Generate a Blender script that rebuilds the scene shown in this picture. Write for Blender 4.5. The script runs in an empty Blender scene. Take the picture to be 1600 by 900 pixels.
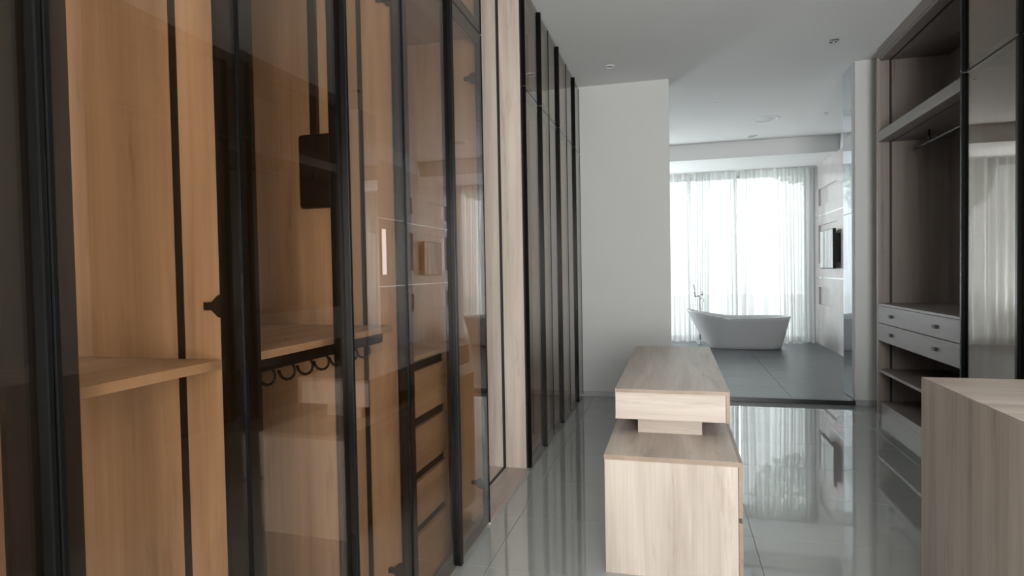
import bpy, bmesh, math, random
from mathutils import Vector, Matrix
random.seed(7)
sc = bpy.context.scene
COL = sc.collection
PI = math.pi

# ------------------------------------------------------------ camera, world, light
H = 1.4
yaw, pitch, roll = 0.2590, 0.0265, 0.01776
f_ = Vector((-math.sin(yaw)*math.cos(pitch), math.cos(yaw)*math.cos(pitch), -math.sin(pitch)))
r_ = Vector((math.cos(yaw), math.sin(yaw), 0)); d_ = f_.cross(r_)
c_, s_ = math.cos(roll), math.sin(roll)
right = c_*r_ + s_*d_; down = -s_*r_ + c_*d_
cam_d = bpy.data.cameras.new('camera'); cam = bpy.data.objects.new('camera', cam_d); COL.objects.link(cam)
M = Matrix((( right.x, -down.x, -f_.x, 0), (right.y, -down.y, -f_.y, 0), (right.z, -down.z, -f_.z, H), (0, 0, 0, 1)))
cam.matrix_world = M
cam_d.sensor_width = 36; cam_d.lens = 959.7/1600*36; cam_d.clip_start = 0.02
sc.camera = cam

world = bpy.data.worlds.new('sky'); sc.world = world; world.use_nodes = True
bg = world.node_tree.nodes['Background']
bg.inputs[0].default_value = (0.93, 0.98, 1.0, 1); bg.inputs[1].default_value = 5.6
sc.view_settings.view_transform = 'Standard'; sc.view_settings.look = 'None'
sc.view_settings.gamma = 1; sc.view_settings.exposure = 0.0
sc.view_settings.use_curve_mapping = False

def portal(name, loc, rot, sx, sy):
    l = bpy.data.lights.new(name, 'AREA'); l.shape = 'RECTANGLE'; l.size = sx; l.size_y = sy
    l.cycles.is_portal = True
    o = bpy.data.objects.new(name, l); COL.objects.link(o); o.location = loc; o.rotation_euler = rot
portal('bathroom_window_portal', (0.1, 12.15, 1.65), (-PI/2, 0, 0), 4.4, 3.1)
portal('rear_window_portal', (0.95, -2.25, 1.55), (PI/2, 0, 0), 1.5, 2.5)
# daylight entering through the rear window (beside the sky itself)
def area(name, loc, rot, sx, sy, power, col):
    l = bpy.data.lights.new(name, 'AREA'); l.shape = 'RECTANGLE'; l.size = sx; l.size_y = sy
    l.energy = power; l.color = col
    o = bpy.data.objects.new(name, l); COL.objects.link(o); o.location = loc; o.rotation_euler = rot
area('rear_daylight', (0.95, -2.3, 1.5), (PI/2+0.50, 0, 0), 1.45, 2.4, 285, (1.0, 0.99, 0.96))
area('bathroom_side_fill', (-2.36, 11.3, 1.5), (PI/2+0.65, 0, -PI/2), 0.75, 2.3, 120, (0.93, 0.97, 1.0))  # added fill to brighten the bathroom ceiling, no known source here

# ------------------------------------------------------------ materials
def new_mat(name):
    m = bpy.data.materials.new(name); m.use_nodes = True
    nt = m.node_tree; return m, nt, nt.nodes['Principled BSDF']
def simple(name, col, rough=0.5, metal=0.0, spec=0.5, var=0.0, vscale=6.0, coat=0.0):
    m, nt, p = new_mat(name)
    p.inputs['Base Color'].default_value = (*col, 1); p.inputs['Roughness'].default_value = rough
    p.inputs['Metallic'].default_value = metal; p.inputs['Specular IOR Level'].default_value = spec
    p.inputs['Coat Weight'].default_value = coat
    if var:
        tc = nt.nodes.new('ShaderNodeTexCoord'); n = nt.nodes.new('ShaderNodeTexNoise')
        n.inputs['Scale'].default_value = vscale; n.inputs['Detail'].default_value = 5
        nt.links.new(tc.outputs['Object'], n.inputs['Vector'])
        mx = nt.nodes.new('ShaderNodeMix'); mx.data_type = 'RGBA'
        mx.inputs['A'].default_value = (*[c*(1-var) for c in col], 1)
        mx.inputs['B'].default_value = (*[min(1, c*(1+var)) for c in col], 1)
        nt.links.new(n.outputs['Fac'], mx.inputs['Factor']); nt.links.new(mx.outputs['Result'], p.inputs['Base Color'])
    return m
def wood(name, axis, light, dark, rough=0.42, knots=True):
    """pale laminate: streaks that run along `axis`, soft blotches and a few knots"""
    m, nt, p = new_mat(name)
    L = nt.links.new
    tc = nt.nodes.new('ShaderNodeTexCoord'); oi = nt.nodes.new('ShaderNodeObjectInfo')
    add = nt.nodes.new('ShaderNodeVectorMath'); add.operation = 'MULTIPLY_ADD'
    cmb = nt.nodes.new('ShaderNodeCombineXYZ')
    for i in range(3): L(oi.outputs['Random'], cmb.inputs[i])
    L(cmb.outputs[0], add.inputs[0]); add.inputs[1].default_value = (7, 11, 13); L(tc.outputs['Object'], add.inputs[2])
    def noise(across, along, detail, rough_=0.55, dist=0.0):
        mp = nt.nodes.new('ShaderNodeMapping'); s = [across]*3; s[axis] = along
        mp.inputs['Scale'].default_value = s; L(add.outputs[0], mp.inputs['Vector'])
        n = nt.nodes.new('ShaderNodeTexNoise'); n.inputs['Scale'].default_value = 1
        n.inputs['Detail'].default_value = detail; n.inputs['Roughness'].default_value = rough_
        n.inputs['Distortion'].default_value = dist
        L(mp.outputs[0], n.inputs['Vector']); return n.outputs['Fac']
    a = noise(9, 0.5, 3, 0.5, 0.8); b = noise(90, 2.5, 4, 0.6, 0.3); c = noise(11, 1.6, 4, 0.7)
    m1 = nt.nodes.new('ShaderNodeMath'); m1.operation = 'MULTIPLY_ADD'; L(a, m1.inputs[0]); m1.inputs[1].default_value = 0.9
    m2 = nt.nodes.new('ShaderNodeMath'); m2.operation = 'MULTIPLY'; L(b, m2.inputs[0]); m2.inputs[1].default_value = 0.3
    L(m2.outputs[0], m1.inputs[2])
    rp = nt.nodes.new('ShaderNodeValToRGB'); rp.color_ramp.elements[0].position = 0.36; rp.color_ramp.elements[1].position = 0.78
    rp.color_ramp.elements[0].color = (*dark, 1); rp.color_ramp.elements[1].color = (*light, 1)
    L(m1.outputs[0], rp.inputs[0])
    r2 = nt.nodes.new('ShaderNodeValToRGB'); r2.color_ramp.elements[0].position = 0.25; r2.color_ramp.elements[1].position = 0.43
    r2.color_ramp.elements[0].color = (0.62, 0.56, 0.52, 1); r2.color_ramp.elements[1].color = (1, 1, 1, 1)
    L(c, r2.inputs[0])
    mx = nt.nodes.new('ShaderNodeMix'); mx.data_type = 'RGBA'; mx.blend_type = 'MULTIPLY'; mx.inputs['Factor'].default_value = 0.8
    L(rp.outputs[0], mx.inputs['A']); L(r2.outputs[0], mx.inputs['B']); L(mx.outputs['Result'], p.inputs['Base Color'])
    p.inputs['Roughness'].default_value = rough
    return m
WL, WD = (0.58, 0.50, 0.435), (0.355, 0.29, 0.242)
wood_z = wood('pale_wood_upright_grain', 2, WL, WD)
wood_y = wood('pale_wood_lengthwise_grain', 1, WL, WD)
wood_x = wood('pale_wood_crosswise_grain', 0, WL, WD)
DL, DD = (0.285, 0.24, 0.218), (0.20, 0.164, 0.146)  # right wardrobe wood, its shade put into the colour by lower albedo
dwood_z = wood('shaded_wood_upright_grain', 2, DL, DD)
dwood_y = wood('shaded_wood_lengthwise_grain', 1, (0.225, 0.193, 0.175), (0.165, 0.141, 0.127))  # darker, greyer copy: light falling off over the fronts put into the colour
wood_edge = wood('edge_band_wood', 1, (0.33, 0.245, 0.185), (0.26, 0.19, 0.14))
m_black = simple('satin_black_metal', (0.006, 0.0055, 0.005), 0.32, 0.0, 0.5)
m_black_gloss = simple('black_anodised_profile', (0.004, 0.004, 0.004), 0.26, 0.0, 0.12)
m_black_soft = simple('black_plastic', (0.014, 0.012, 0.011), 0.5)
m_paint = simple('white_wall_paint', (0.62, 0.63, 0.62), 0.6, var=0.015, vscale=2)
m_ceil = simple('white_ceiling_paint', (0.78, 0.79, 0.785), 0.7, var=0.015, vscale=1.5)
m_skirt = simple('grey_skirting', (0.40, 0.41, 0.41), 0.25)
m_grout = simple('grey_grout', (0.30, 0.31, 0.30), 0.8, spec=0.2)
m_dgrout = simple('dark_grout', (0.06, 0.062, 0.065), 0.8)
m_thresh = simple('black_threshold_stone', (0.015, 0.016, 0.018), 0.35)
m_white_gloss = simple('white_acrylic', (0.50, 0.51, 0.52), 0.12, coat=0.3)
m_white = simple('white_plastic', (0.75, 0.75, 0.75), 0.4)
m_chrome = simple('chrome', (0.62, 0.63, 0.65), 0.12, 1.0)
m_steel = simple('brushed_steel_strip', (0.85, 0.86, 0.88), 0.22, 1.0)
m_mirror = simple('blue_grey_mirror_glass', (0.62, 0.66, 0.70), 0.03, 1.0)
m_tv = simple('black_screen_glass', (0.02, 0.021, 0.024), 0.06, 0.0, 1.0, coat=1.0)
m_stone_wall = simple('pale_grey_stone', (0.50, 0.47, 0.46), 0.16, 0, 0.5, var=0.12, vscale=5)
m_leaf = simple('green_leaves', (0.10, 0.22, 0.06), 0.6, var=0.4, vscale=4)
m_bark = simple('tree_bark', (0.12, 0.09, 0.06), 0.9, var=0.3)
m_terrace = simple('pale_terrace_concrete', (0.5, 0.5, 0.48), 0.8, var=0.1)

def tile_mat(name, col, rough, spec, var, vs, ior=1.5):
    m, nt, p = new_mat(name); L = nt.links.new
    tc = nt.nodes.new('ShaderNodeTexCoord'); oi = nt.nodes.new('ShaderNodeObjectInfo')
    n = nt.nodes.new('ShaderNodeTexNoise'); n.noise_dimensions = '4D'; n.inputs['Scale'].default_value = vs; n.inputs['Detail'].default_value = 6
    mu = nt.nodes.new('ShaderNodeMath'); mu.operation = 'MULTIPLY'; mu.inputs[1].default_value = 40; L(oi.outputs['Random'], mu.inputs[0])
    L(mu.outputs[0], n.inputs['W']); L(tc.outputs['Object'], n.inputs['Vector'])
    mx = nt.nodes.new('ShaderNodeMix'); mx.data_type = 'RGBA'
    mx.inputs['A'].default_value = (*[c*(1-var) for c in col], 1); mx.inputs['B'].default_value = (*[c*(1+var) for c in col], 1)
    L(n.outputs['Fac'], mx.inputs['Factor']); L(mx.outputs['Result'], p.inputs['Base Color'])
    p.inputs['Roughness'].default_value = rough; p.inputs['Specular IOR Level'].default_value = spec; p.inputs['IOR'].default_value = ior
    return m
m_tile = tile_mat('polished_grey_porcelain', (0.32, 0.33, 0.322), 0.006, 0.5, 0.06, 3, 2.5)
m_dtile = tile_mat('matt_charcoal_porcelain', (0.085, 0.09, 0.096), 0.38, 0.5, 0.25, 3)

def glass_mat(name, tint, ior):
    m = bpy.data.materials.new(name); m.use_nodes = True; nt = m.node_tree; nt.nodes.clear(); L = nt.links.new
    out = nt.nodes.new('ShaderNodeOutputMaterial'); t = nt.nodes.new('ShaderNodeBsdfTransparent'); t.inputs[0].default_value = (*tint, 1)
    g = nt.nodes.new('ShaderNodeBsdfGlossy'); g.inputs['Roughness'].default_value = 0.0; g.inputs[0].default_value = (0.95, 0.96, 0.97, 1)
    fr = nt.nodes.new('ShaderNodeFresnel'); fr.inputs[0].default_value = ior
    geo = nt.nodes.new('ShaderNodeNewGeometry')          # the pane's inner face meets air too: same Fresnel from both sides
    mi = nt.nodes.new('ShaderNodeMath'); mi.operation = 'DIVIDE'; mi.inputs[0].default_value = ior*ior
    # IOR to feed: ior on front faces, 1/ior is used internally on back faces, so hand it ior either way
    mx = nt.nodes.new('ShaderNodeMixShader')
    sub = nt.nodes.new('ShaderNodeMix'); sub.inputs['A'].default_value = ior; sub.inputs['B'].default_value = 1/ior
    L(geo.outputs['Backfacing'], sub.inputs['Factor']); L(sub.outputs['Result'], fr.inputs[0])
    L(fr.outputs[0], mx.inputs[0]); L(t.outputs[0], mx.inputs[1]); L(g.outputs[0], mx.inputs[2]); L(mx.outputs[0], out.inputs[0])
    nt.nodes.remove(mi)
    return m
m_bronze = glass_mat('bronze_tinted_glass', (0.85, 0.755, 0.655), 1.54)
m_clear = glass_mat('clear_glass', (0.97, 0.98, 0.98), 1.45)

def curtain_mat():
    m = bpy.data.materials.new('sheer_white_voile'); m.use_nodes = True; nt = m.node_tree; nt.nodes.clear(); L = nt.links.new
    out = nt.nodes.new('ShaderNodeOutputMaterial')
    d = nt.nodes.new('ShaderNodeBsdfDiffuse'); d.inputs[0].default_value = (0.82, 0.83, 0.83, 1)
    t = nt.nodes.new('ShaderNodeBsdfTranslucent'); t.inputs[0].default_value = (0.60, 0.62, 0.61, 1)
    tr = nt.nodes.new('ShaderNodeBsdfTransparent')
    lw = nt.nodes.new('ShaderNodeLayerWeight'); lw.inputs[0].default_value = 0.35   # weave closes up where the cloth turns edge-on
    mp = nt.nodes.new('ShaderNodeMapRange'); mp.inputs['From Min'].default_value = 0; mp.inputs['From Max'].default_value = 0.8
    mp.inputs['To Min'].default_value = 0.86; mp.inputs['To Max'].default_value = 1.0
    a = nt.nodes.new('ShaderNodeMixShader'); a.inputs[0].default_value = 0.55; L(d.outputs[0], a.inputs[1]); L(t.outputs[0], a.inputs[2])
    cm = nt.nodes.new('ShaderNodeMix'); cm.data_type = 'RGBA'      # light crosses more cloth where the fold turns edge-on
    cm.inputs['A'].default_value = (0.70, 0.72, 0.71, 1); cm.inputs['B'].default_value = (0.20, 0.215, 0.21, 1)
    L(lw.outputs['Facing'], cm.inputs['Factor']); L(cm.outputs['Result'], t.inputs[0])
    b = nt.nodes.new('ShaderNodeMixShader'); L(lw.outputs['Facing'], mp.inputs['Value']); L(mp.outputs[0], b.inputs[0])
    L(tr.outputs[0], b.inputs[1]); L(a.outputs[0], b.inputs[2]); L(b.outputs[0], out.inputs[0]); return m
m_curtain = curtain_mat()

def lamp_mat(name, col, s):
    m, nt, p = new_mat(name); p.inputs['Emission Color'].default_value = (*col, 1); p.inputs['Emission Strength'].default_value = s
    return m
m_lamp = lamp_mat('lit_lamp_glass', (1, 0.99, 0.97), 3.0)

# ------------------------------------------------------------ helpers
def origin_of(p):
    v = Vector((0, 0, 0))
    while p is not None: v = v + p.location; p = p.parent
    return v
def link(name, me, mat, parent=None, origin=None, smooth=False):
    """me is in world coordinates; shift it to the given origin (default: parent's)"""
    o = bpy.data.objects.new(name, me); COL.objects.link(o)
    po = origin_of(parent); og = Vector(origin) if origin is not None else po
    me.transform(Matrix.Translation(-og)); o.location = og - po; o.parent = parent
    if mat: me.materials.append(mat)
    if smooth:
        for p in me.polygons: p.use_smooth = True
    return o
def bm_box(bm, x0, x1, y0, y1, z0, z1):
    x0, x1 = sorted((x0, x1)); y0, y1 = sorted((y0, y1)); z0, z1 = sorted((z0, z1))
    v = [bm.verts.new(c) for c in ((x0,y0,z0),(x1,y0,z0),(x1,y1,z0),(x0,y1,z0),(x0,y0,z1),(x1,y0,z1),(x1,y1,z1),(x0,y1,z1))]
    for f in ((0,3,2,1),(4,5,6,7),(0,1,5,4),(1,2,6,5),(2,3,7,6),(3,0,4,7)): bm.faces.new([v[i] for i in f])
def to_mesh(bm, name):
    me = bpy.data.meshes.new(name); bm.normal_update(); bm.to_mesh(me); bm.free(); return me
def boxes(name, bl, mat, parent=None, bevel=0.0, origin=None):
    bm = bmesh.new()
    for b in bl: bm_box(bm, *b)
    if bevel: bmesh.ops.bevel(bm, geom=list(bm.edges), offset=bevel, segments=2, affect='EDGES', profile=0.5)
    return link(name, to_mesh(bm, name), mat, parent, origin)
def tube_bm(bm, pts, r, seg=10, caps=True):
    pts = [Vector(p) for p in pts]; rings = []
    rr = r if isinstance(r, (list, tuple)) else [r]*len(pts)
    up = Vector((0, 0, 1))
    for i, p in enumerate(pts):
        t = (pts[min(i+1, len(pts)-1)] - pts[max(i-1, 0)]).normalized()
        u = t.cross(up)
        if u.length < 1e-3: u = t.cross(Vector((0, 1, 0)))
        u.normalize(); w = t.cross(u).normalized()
        if rings and w.dot(lastw) < 0 and u.dot(lastu) < 0: u, w = -u, -w
        lastu, lastw = u, w
        rings.append([bm.verts.new(p + rr[i]*(math.cos(2*PI*k/seg)*u + math.sin(2*PI*k/seg)*w)) for k in range(seg)])
    for a, b in zip(rings, rings[1:]):
        for k in range(seg): bm.faces.new((a[k], a[(k+1) % seg], b[(k+1) % seg], b[k]))
    if caps: bm.faces.new(list(reversed(rings[0]))); bm.faces.new(rings[-1])
def tube(name, pts, r, mat, parent=None, seg=10, origin=None):
    bm = bmesh.new(); tube_bm(bm, pts, r, seg); bmesh.ops.recalc_face_normals(bm, faces=bm.faces)
    return link(name, to_mesh(bm, name), mat, parent, origin, smooth=True)
def lathe(name, prof, loc, mat, parent=None, seg=32, axis='z', smooth=False):
    bm = bmesh.new(); rings = []
    for r, h in prof:
        rings.append([bm.verts.new((r*math.cos(2*PI*k/seg), r*math.sin(2*PI*k/seg), h)) for k in range(seg)])
    for a, b in zip(rings, rings[1:]):
        for k in range(seg): bm.faces.new((a[k], a[(k+1) % seg], b[(k+1) % seg], b[k]))
    bm.faces.new(rings[0]); bm.faces.new(rings[-1]); bmesh.ops.recalc_face_normals(bm, faces=bm.faces)
    me = to_mesh(bm, name)
    if axis == 'x': me.transform(Matrix.Rotation(PI/2, 4, 'Y'))
    if axis == 'y': me.transform(Matrix.Rotation(PI/2, 4, 'X'))
    me.transform(Matrix.Translation(loc)); return link(name, me, mat, parent, smooth=smooth)
def thing(name, loc, label, cat, group=None):
    o = bpy.data.objects.new(name, None); COL.objects.link(o); o.location = loc
    o.empty_display_size = 0.1
    o['label'] = label; o['category'] = cat
    if group: o['group'] = group
    return o
def tag(o, label, cat, group=None):
    o['label'] = label; o['category'] = cat
    if group: o['group'] = group
    return o
def struct(o, label, cat='structure'):
    o['kind'] = 'structure'; o['label'] = label; o['category'] = cat; return o

# ------------------------------------------------------------ setting
ZC = 3.42           # dressing room ceiling
XL, XR = -1.0, 1.84  # front planes of the wardrobes
YW = 6.8            # return wall
ZB = 0.045          # bathroom floor
YC = 11.8           # curtain
XF = 2.43           # feature wall face

floor = struct(boxes('floor', [(-1.72, 2.5, -2.2, YW, -0.1, -0.008)], m_grout), 'glossy grey tiled floor of the dressing room', 'floor')
def tiles(parent, xs, ys, z0, z1, mat, gap):
    cache = {}
    for x0, x1 in zip(xs, xs[1:]):
        for y0, y1 in zip(ys, ys[1:]):
            key = (round(x1-x0, 4), round(y1-y0, 4))
            if key not in cache:
                bm = bmesh.new(); w, d = key[0]/2-gap/2, key[1]/2-gap/2
                bm_box(bm, -w, w, -d, d, z0-z1, 0)
                top = [e for e in bm.edges if all(abs(v.co.z) < 1e-6 for v in e.verts)]
                bmesh.ops.bevel(bm, geom=top, offset=0.0007, segments=1, affect='EDGES')
                me = to_mesh(bm, 'tile'); me.materials.append(mat); cache[key] = me
            o = bpy.data.objects.new('tile', cache[key]); COL.objects.link(o); o.parent = parent
            o.location = ((x0+x1)/2, (y0+y1)/2, z1)
xs = [-1.72, -0.87, 0.38, 1.63, 2.5]
ys = [-2.2] + [5.85-0.62*k for k in range(12, -1, -1)] + [6.47, YW]
tiles(floor, xs, ys, -0.01, 0.0, m_tile, 0.002)
floor_b = struct(boxes('floor', [(-2.3, 2.6, YW+0.06, 12.3, -0.1, ZB-0.008)], m_dgrout), 'charcoal tiled bathroom floor, one low step up', 'floor')
xb = [-2.3, -1.24, -0.04, 1.16, 2.36, 2.6]
yb = [YW+0.06] + [YW+0.06+0.6*k for k in range(1, 9)] + [12.3]
tiles(floor_b, xb, yb, ZB-0.01, ZB, m_dtile, 0.003)
struct(boxes('trim_1', [(-0.04, 1.74, YW-0.02, YW+0.06, 0, ZB+0.002)], m_thresh, bevel=0.003), 'black stone threshold step between dressing room and bathroom', 'threshold')

struct(boxes('ceiling', [(-1.72, 2.5, -2.3, YW+0.4, ZC, ZC+0.1), (-2.3, 2.6, YW+0.4, 10.48, ZC, ZC+0.1)], m_ceil), 'white plaster ceiling over dressing room and bath', 'ceiling')
struct(boxes('trim_2', [(-2.3, 2.6, 10.48, 12.0, 3.16, ZC+0.1)], m_ceil), 'lowered white ceiling bulkhead above the curtains', 'bulkhead')
struct(boxes('wall_left', [(-1.82, -1.70, -2.3, YW+0.3, 0, ZC)], m_paint), 'white wall behind the left row of wardrobes', 'wall')
struct(boxes('wall_right', [(2.48, 2.6, -2.3, YW+0.4, 0, ZC)], m_paint), 'white wall behind the right wardrobes', 'wall')
struct(boxes('wall_return', [(-1.70, -0.04, YW, YW+0.3, 0, ZC)], m_paint), 'plain white wall between far wardrobe and bathroom opening', 'wall')
struct(boxes('wall_column', [(1.745, 2.6, YW, YW+0.42, 0, ZC)], m_paint), 'narrow white wall pier beside the right wardrobe', 'wall')
struct(boxes('baseboard_return', [(-1.0, -0.035, YW-0.012, YW, 0, 0.055)], m_skirt, bevel=0.002), 'low grey skirting under the white return wall', 'skirting')
struct(boxes('baseboard_column', [(1.735, 2.0, YW-0.012, YW, 0, 0.055)], m_skirt, bevel=0.002), 'low grey skirting under the right wall pier', 'skirting')
# wall behind the camera, with the window that lights the room
wb = boxes('wall_back', [(-1.82, 0.2, -2.3, -2.2, 0, ZC), (1.7, 2.6, -2.3, -2.2, 0, ZC), (0.2, 1.7, -2.3, -2.2, 0, 0.3), (0.2, 1.7, -2.3, -2.2, 2.8, ZC)], m_paint)
struct(wb, 'white wall behind the viewer with a tall window', 'wall')
w2 = boxes('window_2', [(0.2, 0.25, -2.29, -2.22, 0.3, 2.8), (1.65, 1.7, -2.29, -2.22, 0.3, 2.8), (0.25, 1.65, -2.29, -2.22, 0.3, 0.35), (0.25, 1.65, -2.29, -2.22, 2.75, 2.8)], m_black)
struct(w2, 'tall black framed window in the rear wall', 'window')
# bathroom walls
w3 = boxes('added_side_window', [(-2.34, -2.30, 10.9, 10.95, 0.25, 2.75), (-2.34, -2.30, 11.65, 11.7, 0.25, 2.75), (-2.34, -2.30, 10.95, 11.65, 0.25, 0.30), (-2.34, -2.30, 10.95, 11.65, 2.70, 2.75)], m_black)  # out-of-view opening frame, added so the side fill can enter
struct(w3, 'added black window frame, out of view, for the bathroom fill light', 'window')
struct(boxes('wall_bath_left', [(-2.4, -2.3, YW+0.3, 10.9, 0, ZC), (-2.4, -2.3, 11.7, 12.2, 0, ZC), (-2.4, -2.3, 10.9, 11.7, 0, 0.25), (-2.4, -2.3, 10.9, 11.7, 2.75, ZC)], m_paint), 'white wall at the left end of the bathroom', 'wall')
struct(boxes('wall_bath_near', [(-2.4, -1.70, YW, YW+0.3, 0, ZC)], m_paint), 'white wall behind the return wall', 'wall')
struct(boxes('wall_bath_end', [(-2.4, 2.6, 12.05, 12.2, 3.1, ZC+0.1), (-2.4, -2.15, 12.05, 12.2, 0, 3.1), (2.33, 2.6, 12.05, 12.2, 0, 3.1), (-2.15, 2.33, 12.05, 12.2, 0, ZB+0.03)], m_paint), 'end wall around the wide bathroom window', 'wall')
w1 = struct(boxes('window_1', [(-2.15, 2.33, 12.08, 12.14, ZB+0.03, ZB+0.09), (-2.15, 2.33, 12.08, 12.14, 3.04, 3.1)] +
    [(x-0.03, x+0.03, 12.08, 12.14, ZB+0.09, 3.04) for x in (-2.12, -0.62, 0.28, 1.10, 2.30)], m_skirt), 'full-height bathroom window behind the sheer curtains', 'window')
for x0, x1 in ((-2.09, -0.65), (-0.59, 0.25), (0.31, 1.07), (1.13, 2.27)):
    boxes('window_pane', [(x0, x1, 12.105, 12.113, ZB+0.09, 3.04)], m_clear, w1)

# feature wall: three rows of stone panels with a sunk field, steel strips between
fw = boxes('wall_bath_right', [(2.47, 2.6, YW+0.42, 12.05, 0, ZC)], m_paint)
struct(fw, 'stone clad bathroom side wall with sunk panels', 'wall')
rows = ((ZB, 1.195, 0.74, 1.04), (1.215, 2.255, 1.45, 2.105), (2.275, 3.16, 2.44, 2.73))
cols = ((YW+0.42, 8.85, 7.5, 8.5), (8.855, 10.15, 9.0, 10.0), (10.155, 11.98, 10.49, 11.71))
for z0, z1, a, b in rows:
    for y0, y1, c, d in cols:
        bm = bmesh.new()
        bm_box(bm, XF, 2.47, y0, y1, z0, a); bm_box(bm, XF, 2.47, y0, y1, b, z1)
        bm_box(bm, XF, 2.47, y0, c, a, b); bm_box(bm, XF, 2.47, d, y1, a, b)
        link('panel', to_mesh(bm, 'panel'), m_stone_wall, fw)
        boxes('sunk_panel', [(2.462, 2.472, c, d, a, b)], m_stone_wall, fw)
for z in (1.195, 2.255):
    boxes('metal_strip', [(XF-0.008, 2.47, YW+0.42, 11.98, z, z+0.02)], m_steel, fw)

# mirror glass on the inner side of the right pier
mg = thing('mirror_cladding', (1.74, 7.0, 0), 'tall blue-grey mirror strip lining the side of the right wall pier', 'mirror')
for z0, z1 in ((0.055, 1.93), (1.935, 2.74), (2.745, ZC)):
    boxes('mirror_panel', [(1.735, 1.745, YW+0.07, YW+0.415, z0, z1)], m_mirror, mg, bevel=0.001)
boxes('edge_strip', [(1.730, 1.745, YW+0.055, YW+0.07, ZB, ZC), ], m_skirt, mg)

# ------------------------------------------------------------ outdoors behind the curtain
lawn = boxes('ground', [(-14, 14, 12.4, 40, -0.35, -0.25)], m_terrace); struct(lawn, 'pale terrace outside the bathroom window', 'ground')
def tree(x, y, h, r, label):
    t = thing('garden_tree', (x, y, -0.25), label, 'tree', 'garden trees outside the window')
    tube('trunk', [(x, y, -0.25), (x+0.1, y, h*0.5), (x-0.05, y+0.1, h)], [0.16, 0.12, 0.06], m_bark, t, 8)
    rnd = random.Random(int(x*10)); V = []; F = []
    for i in range(2600):
        u = rnd.uniform(-1, 1); a = rnd.uniform(0, 2*PI); k = rnd.uniform(0.45, 1)**0.5
        s = math.sqrt(1-u*u); p = Vector((s*math.cos(a), s*math.sin(a), u*0.9))*r*k + Vector((x, y, h))
        w = 0.11; e1 = Vector((rnd.uniform(-1, 1), rnd.uniform(-1, 1), rnd.uniform(-1, 1))).normalized(); e2 = e1.orthogonal().normalized()
        n = len(V); V += [p-e1*w, p+e2*w*0.5, p+e1*w, p-e2*w*0.5]; F.append((n, n+1, n+2, n+3))
    me = bpy.data.meshes.new('foliage'); me.from_pydata(V, [], F); o = link('foliage', me, m_leaf, t); o['kind'] = 'stuff'
tree(-1.6, 15.5, 3.3, 1.3, 'leafy garden tree at the left behind the sheer curtains')
tree(3.4, 17.5, 4.9, 1.5, 'leafy garden tree at the right behind the sheer curtains')

# ------------------------------------------------------------ curtains
def curtain(x0, x1, label, seed, flare):
    rnd = random.Random(seed); n = int((x1-x0)*190); rowsn = 16
    ph = [0.0]; 
    for i in range(n): ph.append(ph[-1] + (2*PI/190)*(rnd.random()*0.25+0.88)*(7.6+2.2*math.sin(i*0.021+seed)+1.4*math.sin(i*0.057)))
    ztop, zbot = 3.148, ZB+0.012; V = []; F = []
    for j in range(rowsn+1):
        t = j/rowsn; z = ztop + (zbot-ztop)*t
        for i in range(n+1):
            u = i/n; x = x0+(x1-x0)*u
            amp = 0.034 + 0.030*t + 0.018*t*math.sin(u*17+seed)
            dd = math.sin(ph[i] + 0.9*t*math.sin(u*9+seed*2)) + 0.35*math.sin(ph[i]*0.5+seed)*t
            xx = x + 0.03*t*math.sin(u*6.3+seed*1.3) + flare*t*t*u**6 + 0.006*math.cos(2*ph[i])
            V.append((xx, YC + amp*dd, z))
    for j in range(rowsn):
        for i in range(n):
            a = j*(n+1)+i; F.append((a, a+n+1, a+n+2, a+1))
    t_ = thing('sheer_curtain', ((x0+x1)/2, YC, ZB), label, 'curtain', 'sheer white curtains across the bathroom window')
    me = bpy.data.meshes.new('drape'); me.from_pydata(V, [], F); link('drape', me, m_curtain, t_, smooth=True)
    boxes('heading_tape', [(x0, x1, YC-0.012, YC+0.012, 3.132, 3.1485)], m_white, t_)
curtain(-2.2, 0.30, 'sheer white curtain hanging left of the bathtub faucet', 1, 0)
curtain(0.31, 1.10, 'sheer white curtain hanging directly behind the bathtub', 2, 0)
curtain(1.14, 2.36, 'sheer white curtain at the right, beside the stone feature wall', 3, 0.03)
tag(boxes('curtain_track', [(-2.25, 2.40, YC-0.03, YC+0.03, 3.15, 3.162)], m_white, bevel=0.002), 'slim white curtain track fixed under the bathroom bulkhead', 'curtain track')

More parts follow.
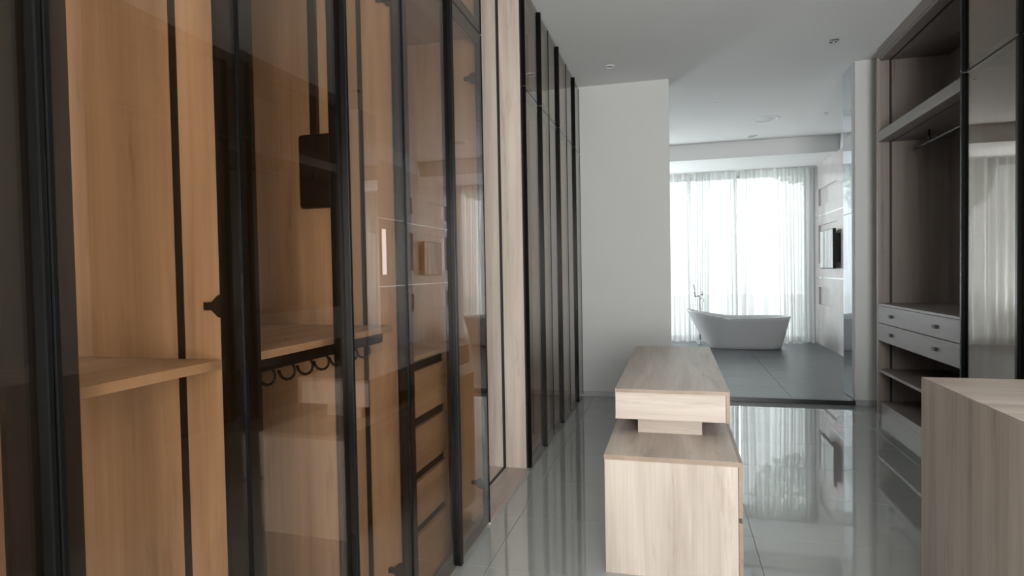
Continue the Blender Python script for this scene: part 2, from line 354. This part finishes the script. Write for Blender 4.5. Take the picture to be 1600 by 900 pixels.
# ------------------------------------------------------------ bathtub
def bathtub():
    yc = 10.98; t0 = thing('bathtub', (1.05, yc, ZB), 'freestanding white slipper bathtub with raised left end, in front of curtains', 'bathtub')
    def smooth(a): return a*a*(3-2*a)
    def rimz(x):
        u = min(1, max(0, (x-0.18)/0.80)); return 0.575 + 0.135*(1-u)**1.6 + 0.012*max(0, (x-1.3)/0.55)
    N = 72
    def outer(phi, t, off=0):
        xl = 0.565 + (0.181-0.565)*(t**0.82) + off; xr = 1.705+(1.848-1.705)*t - off; hw = 0.25+0.13*t**0.9 - off
        cx, hx = (xl+xr)/2, (xr-xl)/2; c, s = math.cos(phi), math.sin(phi); e = 2/2.5
        return cx+hx*math.copysign(abs(c)**e, c), yc+hw*math.copysign(abs(s)**e, s)
    bm = bmesh.new(); rings = []
    def ring(t, off, zf):
        r = []
        for k in range(N):
            phi = 2*PI*k/N; x, y = outer(phi, t, off); xt, _ = outer(phi, 1, 0)
            r.append(bm.verts.new((x, y, zf(rimz(xt)))))
        rings.append(r)
    ring(0, 0.02, lambda z: ZB); ring(0.0, 0, lambda z: ZB+0.015)
    for i in range(1, 11): ring(i/10*0.985, 0, lambda z, i=i: ZB+0.015+(z-ZB-0.015)*(i/10*0.985))
    ring(1, 0.004, lambda z: z); ring(1, 0.022, lambda z: z)
    for i in range(1, 9):
        t = 1-i/8*0.85; ring(t, 0.03+0.02*i/8, lambda z, t=t: ZB+0.10+(z-ZB-0.10)*((t-0.15)/0.85))
    for a, b in zip(rings, rings[1:]):
        for k in range(N): bm.faces.new((a[k], a[(k+1) % N], b[(k+1) % N], b[k]))
    bm.faces.new(rings[0]); bm.faces.new(rings[-1]); bmesh.ops.recalc_face_normals(bm, faces=bm.faces)
    link('tub_shell', to_mesh(bm, 'tub_shell'), m_white_gloss, t0, smooth=True)
    lathe('drain', [(0.03, 0), (0.03, 0.006), (0.02, 0.008)], (1.1, yc, ZB+0.1), m_chrome, t0)
bathtub()
def tub_filler():
    X, Y = 0.43, 11.46
    t = thing('tub_faucet', (X, Y, ZB), 'chrome floor-standing bath faucet with hand shower behind the bathtub', 'faucet')
    lathe('base_plate', [(0.05, 0), (0.05, 0.012), (0.025, 0.018)], (X, Y, ZB), m_chrome, t)
    tube('post', [(X, Y, ZB), (X, Y, 0.93)], 0.017, m_chrome, t, 16)
    tube('spout', [(X, Y, 0.86), (X+0.03, Y-0.05, 0.865), (X+0.05, Y-0.2, 0.86), (X+0.055, Y-0.23, 0.83)], 0.014, m_chrome, t, 12)
    lathe('handle', [(0.03, -0.02), (0.034, -0.01), (0.034, 0.01), (0.03, 0.02)], (X+0.04, Y, 0.95), m_chrome, t, axis='x')
    tube('bracket', [(X, Y, 0.91), (X-0.085, Y-0.01, 0.90)], 0.012, m_chrome, t)
    h = tube('hand_shower', [(X-0.078, Y-0.01, 0.89), (X-0.088, Y-0.01, 0.99), (X-0.105, Y-0.012, 1.12)], [0.011, 0.013, 0.016], m_chrome, t)
    tube('hose', [(X-0.076, Y-0.01, 0.89), (X-0.07, Y, 0.6), (X-0.05, Y, 0.35), (X-0.01, Y, 0.42), (X, Y, 0.6)], 0.007, m_steel, t, 8)
tub_filler()

# ------------------------------------------------------------ television on the feature wall
tv = thing('television', (2.36, 10.68, 1.67), 'flat black television on a wall bracket on the stone wall beside curtains', 'television')
boxes('housing', [(2.325, 2.365, 10.24, 11.08, 1.36, 1.975)], m_black_soft, tv, bevel=0.004)
boxes('screen', [(2.318, 2.326, 10.25, 11.07, 1.375, 1.965)], m_tv, tv)
boxes('wall_bracket', [(2.365, 2.4295, 10.25, 10.95, 1.46, 1.90)], m_black_soft, tv)

# ------------------------------------------------------------ ceiling fittings
def ceiling_disc(name, x, y, r, label, cat, chrome=False, group=None):
    t = thing(name, (x, y, ZC), label, cat, group)
    lathe('rim', [(r, 0), (r, -0.006), (r*0.86, -0.010), (r*0.8, -0.004)], (x, y, ZC), m_chrome if chrome else m_white, t)
    lathe('lens' if chrome else 'grille', [(r*0.8, -0.003), (r*0.5, -0.006), (0.001, -0.006)], (x, y, ZC), m_chrome if chrome else m_skirt, t)
ceiling_disc('ceiling_spotlight', 1.40, 6.12, 0.045, 'small chrome recessed ceiling spotlight nearest the right wardrobe', 'light', True)
ceiling_disc('ceiling_spotlight', -0.60, 6.20, 0.05, 'small white recessed spotlight on ceiling near the left wardrobes', 'light')
ceiling_disc('ceiling_speaker', 1.23, 9.05, 0.175, 'large round white ceiling disc over the bathroom', 'ceiling fitting')
ceiling_disc('ceiling_spotlight', 1.17, 10.15, 0.085, 'small round downlight close to the bulkhead, bathroom ceiling', 'light')
ceiling_disc('ceiling_detector', 0.49, 7.85, 0.03, 'tiny white ceiling detector just inside the bathroom', 'detector')
ceiling_disc('ceiling_detector', 1.95, 8.95, 0.03, 'tiny white ceiling fitting near the mirror clad pier', 'detector')
vl = thing('wall_lamp', (2.42, 8.75, 1.4), 'lit vertical lamp on the bathroom side wall, seen reflected in the wardrobe glass', 'lamp')
boxes('lamp_body', [(2.41, 2.43, 8.60, 8.72, 1.38, 2.1)], m_white, vl)
boxes('lamp_glass', [(2.395, 2.41, 8.605, 8.715, 1.39, 2.09)], m_lamp, vl, bevel=0.004)

# ------------------------------------------------------------ wardrobes
ZD0, ZD1, ZD2 = 0.02, 2.68, 3.40
def hinge(parent, x, y, z, side, sgn):
    """bell-shaped black hinge: cup on the stile, tab reaching back along the panel (x away from the room)"""
    bm = bmesh.new(); prof = [(0.0, 0.030), (0.020, 0.030), (0.038, 0.026), (0.052, 0.013), (0.056, 0.0095), (0.078, 0.0095)]
    y0, y1 = (y-0.024, y-0.002) if side > 0 else (y+0.002, y+0.024)
    out = [(x+sgn*a, z+b) for a, b in prof] + [(x+sgn*a, z-b) for a, b in reversed(prof)]
    A = [bm.verts.new((p, y0, q)) for p, q in out]; B = [bm.verts.new((p, y1, q)) for p, q in out]; n = len(out)
    bm.faces.new(A); bm.faces.new(list(reversed(B)))
    for i in range(n): bm.faces.new((A[i], B[i], B[(i+1) % n], A[(i+1) % n]))
    bmesh.ops.recalc_face_normals(bm, faces=bm.faces)
    link('hinge', to_mesh(bm, 'hinge'), m_black_soft, parent)
def door(unit, name, y0, y1, z0, z1, xf, sgn, hinge_at, handle=True, hw=0.012, rot=0.0, hz=(), xp=None, stile=0.060):
    """glazed door in the plane x = xf; sgn = direction from the room into the cabinet; hinge_at: 0 near edge, 1 far edge"""
    g = 0.002; y0 += g; y1 -= g; hy = y0 if hinge_at == 0 else y1
    xb, xg = xf+sgn*0.016, xf+sgn*0.005
    og = (xf+sgn*0.012, hy, z0)
    d = boxes(name, [(xg, xb, y0, y0+stile, z0, z1), (xg, xb, y1-stile, y1, z0, z1), (xg, xb, y0+stile, y1-stile, z0, z0+stile), (xg, xb, y0+stile, y1-stile, z1-stile, z1)], m_black, unit, origin=og)
    boxes('glass_pane', [(xf, xg-sgn*0.0005, y0+0.001, y1-0.001, z0+0.001, z1-0.001)], m_bronze, d)
    if handle:
        ya, yb_ = (y1-hw, y1+0.001) if hinge_at == 0 else (y0-0.001, y0+hw)
        boxes('handle_profile', [(xf-sgn*0.020, xg, ya, yb_, z0, z1)], m_black_gloss, d, bevel=0.003)
    boxes('edge_profile', [(xf-sgn*0.003, xb, (y0-0.001 if hinge_at == 0 else y1-0.003), (y0+0.003 if hinge_at == 0 else y1+0.001), z0, z1)], m_black_gloss, d)
    for z in hz: hinge(d, xb, hy, z, 1 if hinge_at else -1, sgn)
    d.rotation_euler = (0, 0, rot)
    return d
GL = 'wardrobe units in the row along the left wall'
def unit(y0, y1, label, xf=XL, xback=-1.68, sgn=-1, wz=wood_z, wy=wood_y, end_far=False, divider=True, shelves=(), channel_far=True, channel_floor=False, group=GL, ztop=3.40, name='wardrobe_cabinet', zbot=0.02, plinth=False, channel_x=0.165, ctop=False):
    t = thing(name, ((xf+xback)/2, (y0+y1)/2, 0), label, 'wardrobe', group)
    xa = xf+sgn*0.018; th = 0.009
    boxes('side_panel', [(xa, xback, y0, y0+th, 0, ztop)], wz, t)
    boxes('side_panel', [(xa, xback, y1-th, y1, 0, ztop)], wz, t)
    boxes('back_panel', [(xback, xback-sgn*0.012, y0+th, y1-th, 0, ztop)], wz, t)
    boxes('bottom_panel', [(xf if channel_floor else xa, xback-sgn*0.012, y0+th, y1-th, (zbot-0.02), zbot)], wy, t)
    boxes('top_panel', [(xa, xback-sgn*0.012, y0+th, y1-th, ztop-0.02, ztop)], wy, t)
    if divider: boxes('fixed_shelf', [(xa, xback-sgn*0.012, y0+th, y1-th, ZD1-0.012, ZD1+0.012)], wy, t)
    for z in shelves: boxes('shelf', [(xf+sgn*0.06, xback-sgn*0.012, y0+th, y1-th, z-0.022, z)], wy, t, bevel=0.001)
    xc = xf+sgn*channel_x
    segs = []
    if channel_far: segs.append((xc, xc+sgn*0.02, y1-th-0.003, y1-th, zbot, ztop-0.02))
    if channel_floor: segs.append((xc, xc+sgn*0.02, y0+th, y1-th, zbot, zbot+0.002))
    if ctop: segs.append((xc, xc+sgn*0.02, y0+th, y1-th, ztop-0.023, ztop-0.02))
    if segs: boxes('led_channel', segs, m_black_soft, t)
    return t
R = math.radians
u1 = unit(0.32, 1.26, 'nearest left wardrobe behind bronze glass, plain shelf across it at the frame edge', shelves=(1.20,))
door(u1, 'glass_door', 0.32, 0.775, ZD0, ZD1, XL, -1, 0, hz=(0.24, 1.33, 2.45))
door(u1, 'glass_door', 0.775, 1.26, ZD0, ZD1, XL, -1, 1, hz=(0.24, 1.33, 2.45))
door(u1, 'upper_glass_door', 0.32, 0.775, ZD1+0.006, ZD2, XL, -1, 0); door(u1, 'upper_glass_door', 0.775, 1.26, ZD1+0.006, ZD2, XL, -1, 1)

u2 = unit(1.26, 2.19, 'left wardrobe with pull-down lift arm inside, second from the viewer', shelves=(1.20,))
door(u2, 'glass_door', 1.26, 1.73, ZD0, ZD1, XL, -1, 0, hz=(0.24, 2.45), rot=R(-1.2))
door(u2, 'glass_door', 1.73, 2.19, ZD0, ZD1, XL, -1, 1, hz=(0.24, 2.45), rot=R(-0.3))
door(u2, 'upper_glass_door', 1.26, 1.73, ZD1+0.006, ZD2, XL, -1, 0); door(u2, 'upper_glass_door', 1.73, 2.19, ZD1+0.006, ZD2, XL, -1, 1)
# pull-down rail: housing on the far side panel, arm going up
lf = thing('pull_down_rail', (-1.36, 2.15, 1.66), 'black pull-down clothes lift, box housing with upright arm, inside second left wardrobe', 'clothes lift')
boxes('housing', [(-1.435, -1.285, 2.145, 2.181, 1.665, 1.955)], m_black_soft, lf, bevel=0.012)
boxes('arm', [(-1.382, -1.346, 2.150, 2.165, 1.94, 2.60)], m_black_soft, lf, bevel=0.003)
tube('rail', [(-1.364, 1.29, 2.60), (-1.364, 2.16, 2.60)], 0.011, m_black_soft, lf)
# trouser rack hung below the shelf
tr = thing('trouser_rack', (-1.35, 1.72, 1.17), 'black pull-out trouser rack with wire loops under the shelf', 'rack')
boxes('frame', [(-1.10, -1.115, 1.275, 2.175, 1.135, 1.175), (-1.58, -1.595, 1.275, 2.175, 1.135, 1.175), (-1.11, -1.59, 1.275, 1.287, 1.135, 1.175), (-1.11, -1.59, 2.163, 2.175, 1.135, 1.175)], m_black_soft, tr, bevel=0.002)
for k in range(9):
    y = 1.34+0.095*k
    pts = [(-1.58, y, 1.14)] + [(-1.145+0.028*math.sin(a), y+0.0, 1.112+0.028*math.cos(a)) for a in [i*PI/6 for i in range(0, 10)]]
    tube('wire_loop', pts, 0.0045, m_black_soft, tr, 6)

u3 = unit(2.19, 3.21, 'left wardrobe holding a stack of four drawers behind glass, beside the open bay')
door(u3, 'glass_door', 2.19, 2.70, ZD0, ZD1, XL, -1, 0, hz=(0.24, 2.45))
door(u3, 'glass_door', 2.70, 3.21, ZD0, ZD1, XL, -1, 1, hz=(0.24, 2.45))
door(u3, 'upper_glass_door', 2.19, 2.70, ZD1+0.006, ZD2, XL, -1, 0); door(u3, 'upper_glass_door', 2.70, 3.21, ZD1+0.006, ZD2, XL, -1, 1)
boxes('drawer_top', [(-1.06, -1.668, 2.199, 2.72, 1.03, 1.05)], wood_y, u3)
boxes('divider_panel', [(-1.078, -1.668, 2.72, 2.738, 0.02, 1.05)], wood_z, u3)
for k, z in enumerate((1.02, 0.765, 0.535, 0.305)):
    z0 = (0.79, 0.56, 0.33, 0.04)[k]; z1 = (0.985 if k == 0 else z-0.018)
    d = boxes('drawer', [(-1.058, -1.076, 2.203, 2.737, z0, z1)], wood_y, u3, bevel=0.001)
    boxes('finger_groove', [(-1.078, -1.09, 2.203, 2.737, z1-0.01, z1+0.05)], m_black_soft, d)

u4 = unit(3.21, 4.16, 'open pale wood wardrobe bay without doors on the left', divider=False, channel_floor=True)
far = [4.16, 4.70, 5.08, 5.47, 5.95, 6.38, 6.79]
fl = ['closed left wardrobe with dark glass doors directly past the open bay', 'closed dark glass wardrobe, second past the open bay', 'closed dark glass wardrobe against the white return wall']
for i in range(3):
    a, m_, b = far[2*i], far[2*i+1], far[2*i+2]
    u = unit(a, b, fl[i])
    for (p, q, h) in ((a, m_, 1 if i == 0 else 1), (m_, b, 1)):
        # handles alternate as in the photo
        pass
    if i == 0:
        door(u, 'glass_door', a, m_, ZD0, ZD1, XL, -1, 1); door(u, 'glass_door', m_, b, ZD0, ZD1, XL, -1, 1)
        door(u, 'upper_glass_door', a, m_, ZD1+0.006, ZD2, XL, -1, 1); door(u, 'upper_glass_door', m_, b, ZD1+0.006, ZD2, XL, -1, 1)
    else:
        door(u, 'glass_door', a, m_, ZD0, ZD1, XL, -1, 0, stile=0.04); door(u, 'glass_door', m_, b, ZD0, ZD1, XL, -1, 1, stile=0.04)
        door(u, 'upper_glass_door', a, m_, ZD1+0.006, ZD2, XL, -1, 0, stile=0.04); door(u, 'upper_glass_door', m_, b, ZD1+0.006, ZD2, XL, -1, 1, stile=0.04)

# right side
GR = 'wardrobe units along the right wall'
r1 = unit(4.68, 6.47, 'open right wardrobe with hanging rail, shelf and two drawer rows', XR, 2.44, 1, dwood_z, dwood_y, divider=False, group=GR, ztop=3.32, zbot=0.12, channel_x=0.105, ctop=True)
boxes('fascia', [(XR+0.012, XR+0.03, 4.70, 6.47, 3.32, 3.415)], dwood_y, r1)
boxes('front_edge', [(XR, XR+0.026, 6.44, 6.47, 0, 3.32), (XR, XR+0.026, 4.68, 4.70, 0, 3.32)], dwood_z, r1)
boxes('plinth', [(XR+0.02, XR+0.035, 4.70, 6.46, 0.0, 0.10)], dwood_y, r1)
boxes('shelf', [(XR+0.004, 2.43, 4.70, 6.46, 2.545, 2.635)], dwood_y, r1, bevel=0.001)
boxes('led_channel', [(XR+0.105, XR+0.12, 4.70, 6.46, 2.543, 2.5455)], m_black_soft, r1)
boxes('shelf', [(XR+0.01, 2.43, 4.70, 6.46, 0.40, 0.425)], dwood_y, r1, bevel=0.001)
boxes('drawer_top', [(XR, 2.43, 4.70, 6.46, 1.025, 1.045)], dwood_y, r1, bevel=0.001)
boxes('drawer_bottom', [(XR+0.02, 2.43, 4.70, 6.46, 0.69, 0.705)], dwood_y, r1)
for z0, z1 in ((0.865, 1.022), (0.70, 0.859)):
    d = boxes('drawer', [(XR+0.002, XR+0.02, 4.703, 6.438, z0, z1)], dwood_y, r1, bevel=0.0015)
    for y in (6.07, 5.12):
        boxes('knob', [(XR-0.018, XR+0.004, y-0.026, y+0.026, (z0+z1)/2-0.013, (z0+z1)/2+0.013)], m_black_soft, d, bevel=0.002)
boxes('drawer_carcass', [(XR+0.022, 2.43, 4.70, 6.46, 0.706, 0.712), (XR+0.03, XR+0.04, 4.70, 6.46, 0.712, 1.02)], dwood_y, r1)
hr = thing('hanging_rail', (2.1, 5.5, 2.5), 'dark metal clothes rail hung under the upper shelf of right wardrobe', 'clothes rail')
tube('rail', [(2.10, 4.71, 2.44), (2.10, 6.28, 2.44)], 0.014, m_black_soft, hr)
for y in (4.95, 5.98): tube('rail_bracket', [(2.10, y, 2.543), (2.10, y, 2.44)], 0.009, m_black_soft, hr)
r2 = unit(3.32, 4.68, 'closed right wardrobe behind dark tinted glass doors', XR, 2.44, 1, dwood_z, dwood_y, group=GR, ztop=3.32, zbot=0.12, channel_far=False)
for (a, b, h) in ((4.0, 4.679, 0), (3.32, 4.0, 0)):
    door(r2, 'glass_door', a, b, 0.1, 2.64, XR, 1, h, stile=0.04, hw=0.026); door(r2, 'upper_glass_door', a, b, 2.65, 3.32, XR, 1, h, stile=0.04, hw=0.026)
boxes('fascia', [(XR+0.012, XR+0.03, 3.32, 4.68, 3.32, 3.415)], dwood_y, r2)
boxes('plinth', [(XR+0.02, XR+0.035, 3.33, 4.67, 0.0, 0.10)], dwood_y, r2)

# ------------------------------------------------------------ island desk in the middle
ib = (-0.324, 0.262, 2.825, 5.0); zt = 0.55
isl = thing('dressing_island', (0, 3.9, 0), 'pale wood island desk with raised box top in the middle of the room', 'island')
boxes('end_panel', [(ib[0]+0.002, ib[1]-0.002, ib[2], ib[2]+0.02, 0.0, zt-0.022)], wood_z, isl, bevel=0.001)
boxes('end_panel', [(ib[0]+0.002, ib[1]-0.002, ib[3]-0.02, ib[3], 0.0, zt-0.022)], wood_z, isl, bevel=0.001)
boxes('side_panel', [(ib[0], ib[0]+0.02, ib[2]+0.021, ib[3]-0.021, 0.0, zt-0.022)], wood_y, isl, bevel=0.001)
boxes('bottom_panel', [(ib[0]+0.021, ib[1]-0.02, ib[2]+0.021, ib[3]-0.021, 0.0, 0.05)], wood_y, isl)
tp = boxes('top_panel', [(ib[0], ib[1], ib[2]-0.001, ib[3], zt-0.0215, zt)], wood_y, isl, bevel=0.001)
boxes('edge_band', [(ib[0], ib[1], ib[2]-0.003, ib[2]-0.0012, zt-0.0215, zt-0.0005), (ib[1]+0.0002, ib[1]+0.0015, ib[2], ib[3], zt-0.003, zt-0.0005)], wood_edge, isl)
for k in range(4):
    ya = ib[2]+0.004+k*0.543; yb2 = ya+0.539
    boxes('drawer', [(ib[1], ib[1]+0.018, ya, yb2, 0.300, zt-0.004)], wood_edge, isl, bevel=0.001)
    boxes('drawer', [(ib[1], ib[1]+0.018, ya, yb2, 0.03, 0.278)], wood_edge, isl, bevel=0.001)
boxes('finger_groove', [(ib[1]-0.019, ib[1]+0.002, ib[2]+0.02, ib[3]-0.02, 0.05, zt-0.022)], m_black_soft, isl)
boxes('riser', [(-0.193, 0.128, 3.25, 4.8, zt, 0.645)], wood_x, isl, bevel=0.001)
bx = (-0.300, 0.255, 3.15, 4.95, 0.640, 0.795)
boxes('upper_front_panel', [(bx[0]+0.001, bx[1]-0.019, bx[2]+0.002, bx[2]+0.018, bx[4]+0.002, bx[5]-0.018)], wood_x, isl, bevel=0.001)
boxes('upper_carcass', [(bx[0], bx[0]+0.016, bx[2]+0.019, bx[3], bx[4], bx[5]-0.019), (bx[0], bx[1]-0.018, bx[2]+0.004, bx[3], bx[4], bx[4]+0.016), (bx[0]+0.016, bx[1]-0.018, bx[3]-0.018, bx[3], bx[4]+0.016, bx[5]-0.019)], wood_y, isl)
boxes('upper_top_panel', [(bx[0], bx[1], bx[2], bx[3], bx[5]-0.018, bx[5])], wood_y, isl, bevel=0.001)
boxes('edge_band', [(bx[0], bx[1]-0.001, bx[2]-0.0022, bx[2]-0.0002, bx[5]-0.018, bx[5]-0.0005), (bx[1]-0.018, bx[1]-0.0005, bx[2]-0.0022, bx[2]-0.0002, bx[4], bx[5]-0.018)], wood_edge, isl)
for k in range(3):
    ya = bx[2]+0.001+k*0.6; boxes('upper_drawer', [(bx[1]-0.018, bx[1], ya, ya+0.597, bx[4], bx[5]-0.019)], wood_edge, isl, bevel=0.001)

# ------------------------------------------------------------ chest at the right edge of the picture
ch = thing('low_cabinet', (1.33, 2.2, 0), 'plain pale wood low cabinet at the lower right, in front of glass wardrobe', 'cabinet')
cx0, cx1, cy0, cy1, cz = 1.055, 1.62, 1.0, 3.09, 0.90
boxes('side_panel', [(cx0, cx0+0.02, cy0, cy1, 0, cz-0.004)], wood_z, ch, bevel=0.001)
boxes('side_panel', [(cx1-0.02, cx1, cy0, cy1, 0, cz-0.004)], wood_z, ch, bevel=0.001)
boxes('end_panel', [(cx0+0.021, cx1-0.021, cy1-0.02, cy1, 0, cz-0.02)], wood_z, ch)
boxes('end_panel', [(cx0+0.021, cx1-0.021, cy0, cy0+0.02, 0, cz-0.02)], wood_z, ch)
boxes('top_panel', [(cx0+0.001, cx1-0.001, cy0, cy1, cz-0.003, cz)], wood_x, ch)
boxes('base_panel', [(cx0+0.021, cx1-0.021, cy0+0.021, cy1-0.021, 0.0, 0.03)], wood_y, ch)
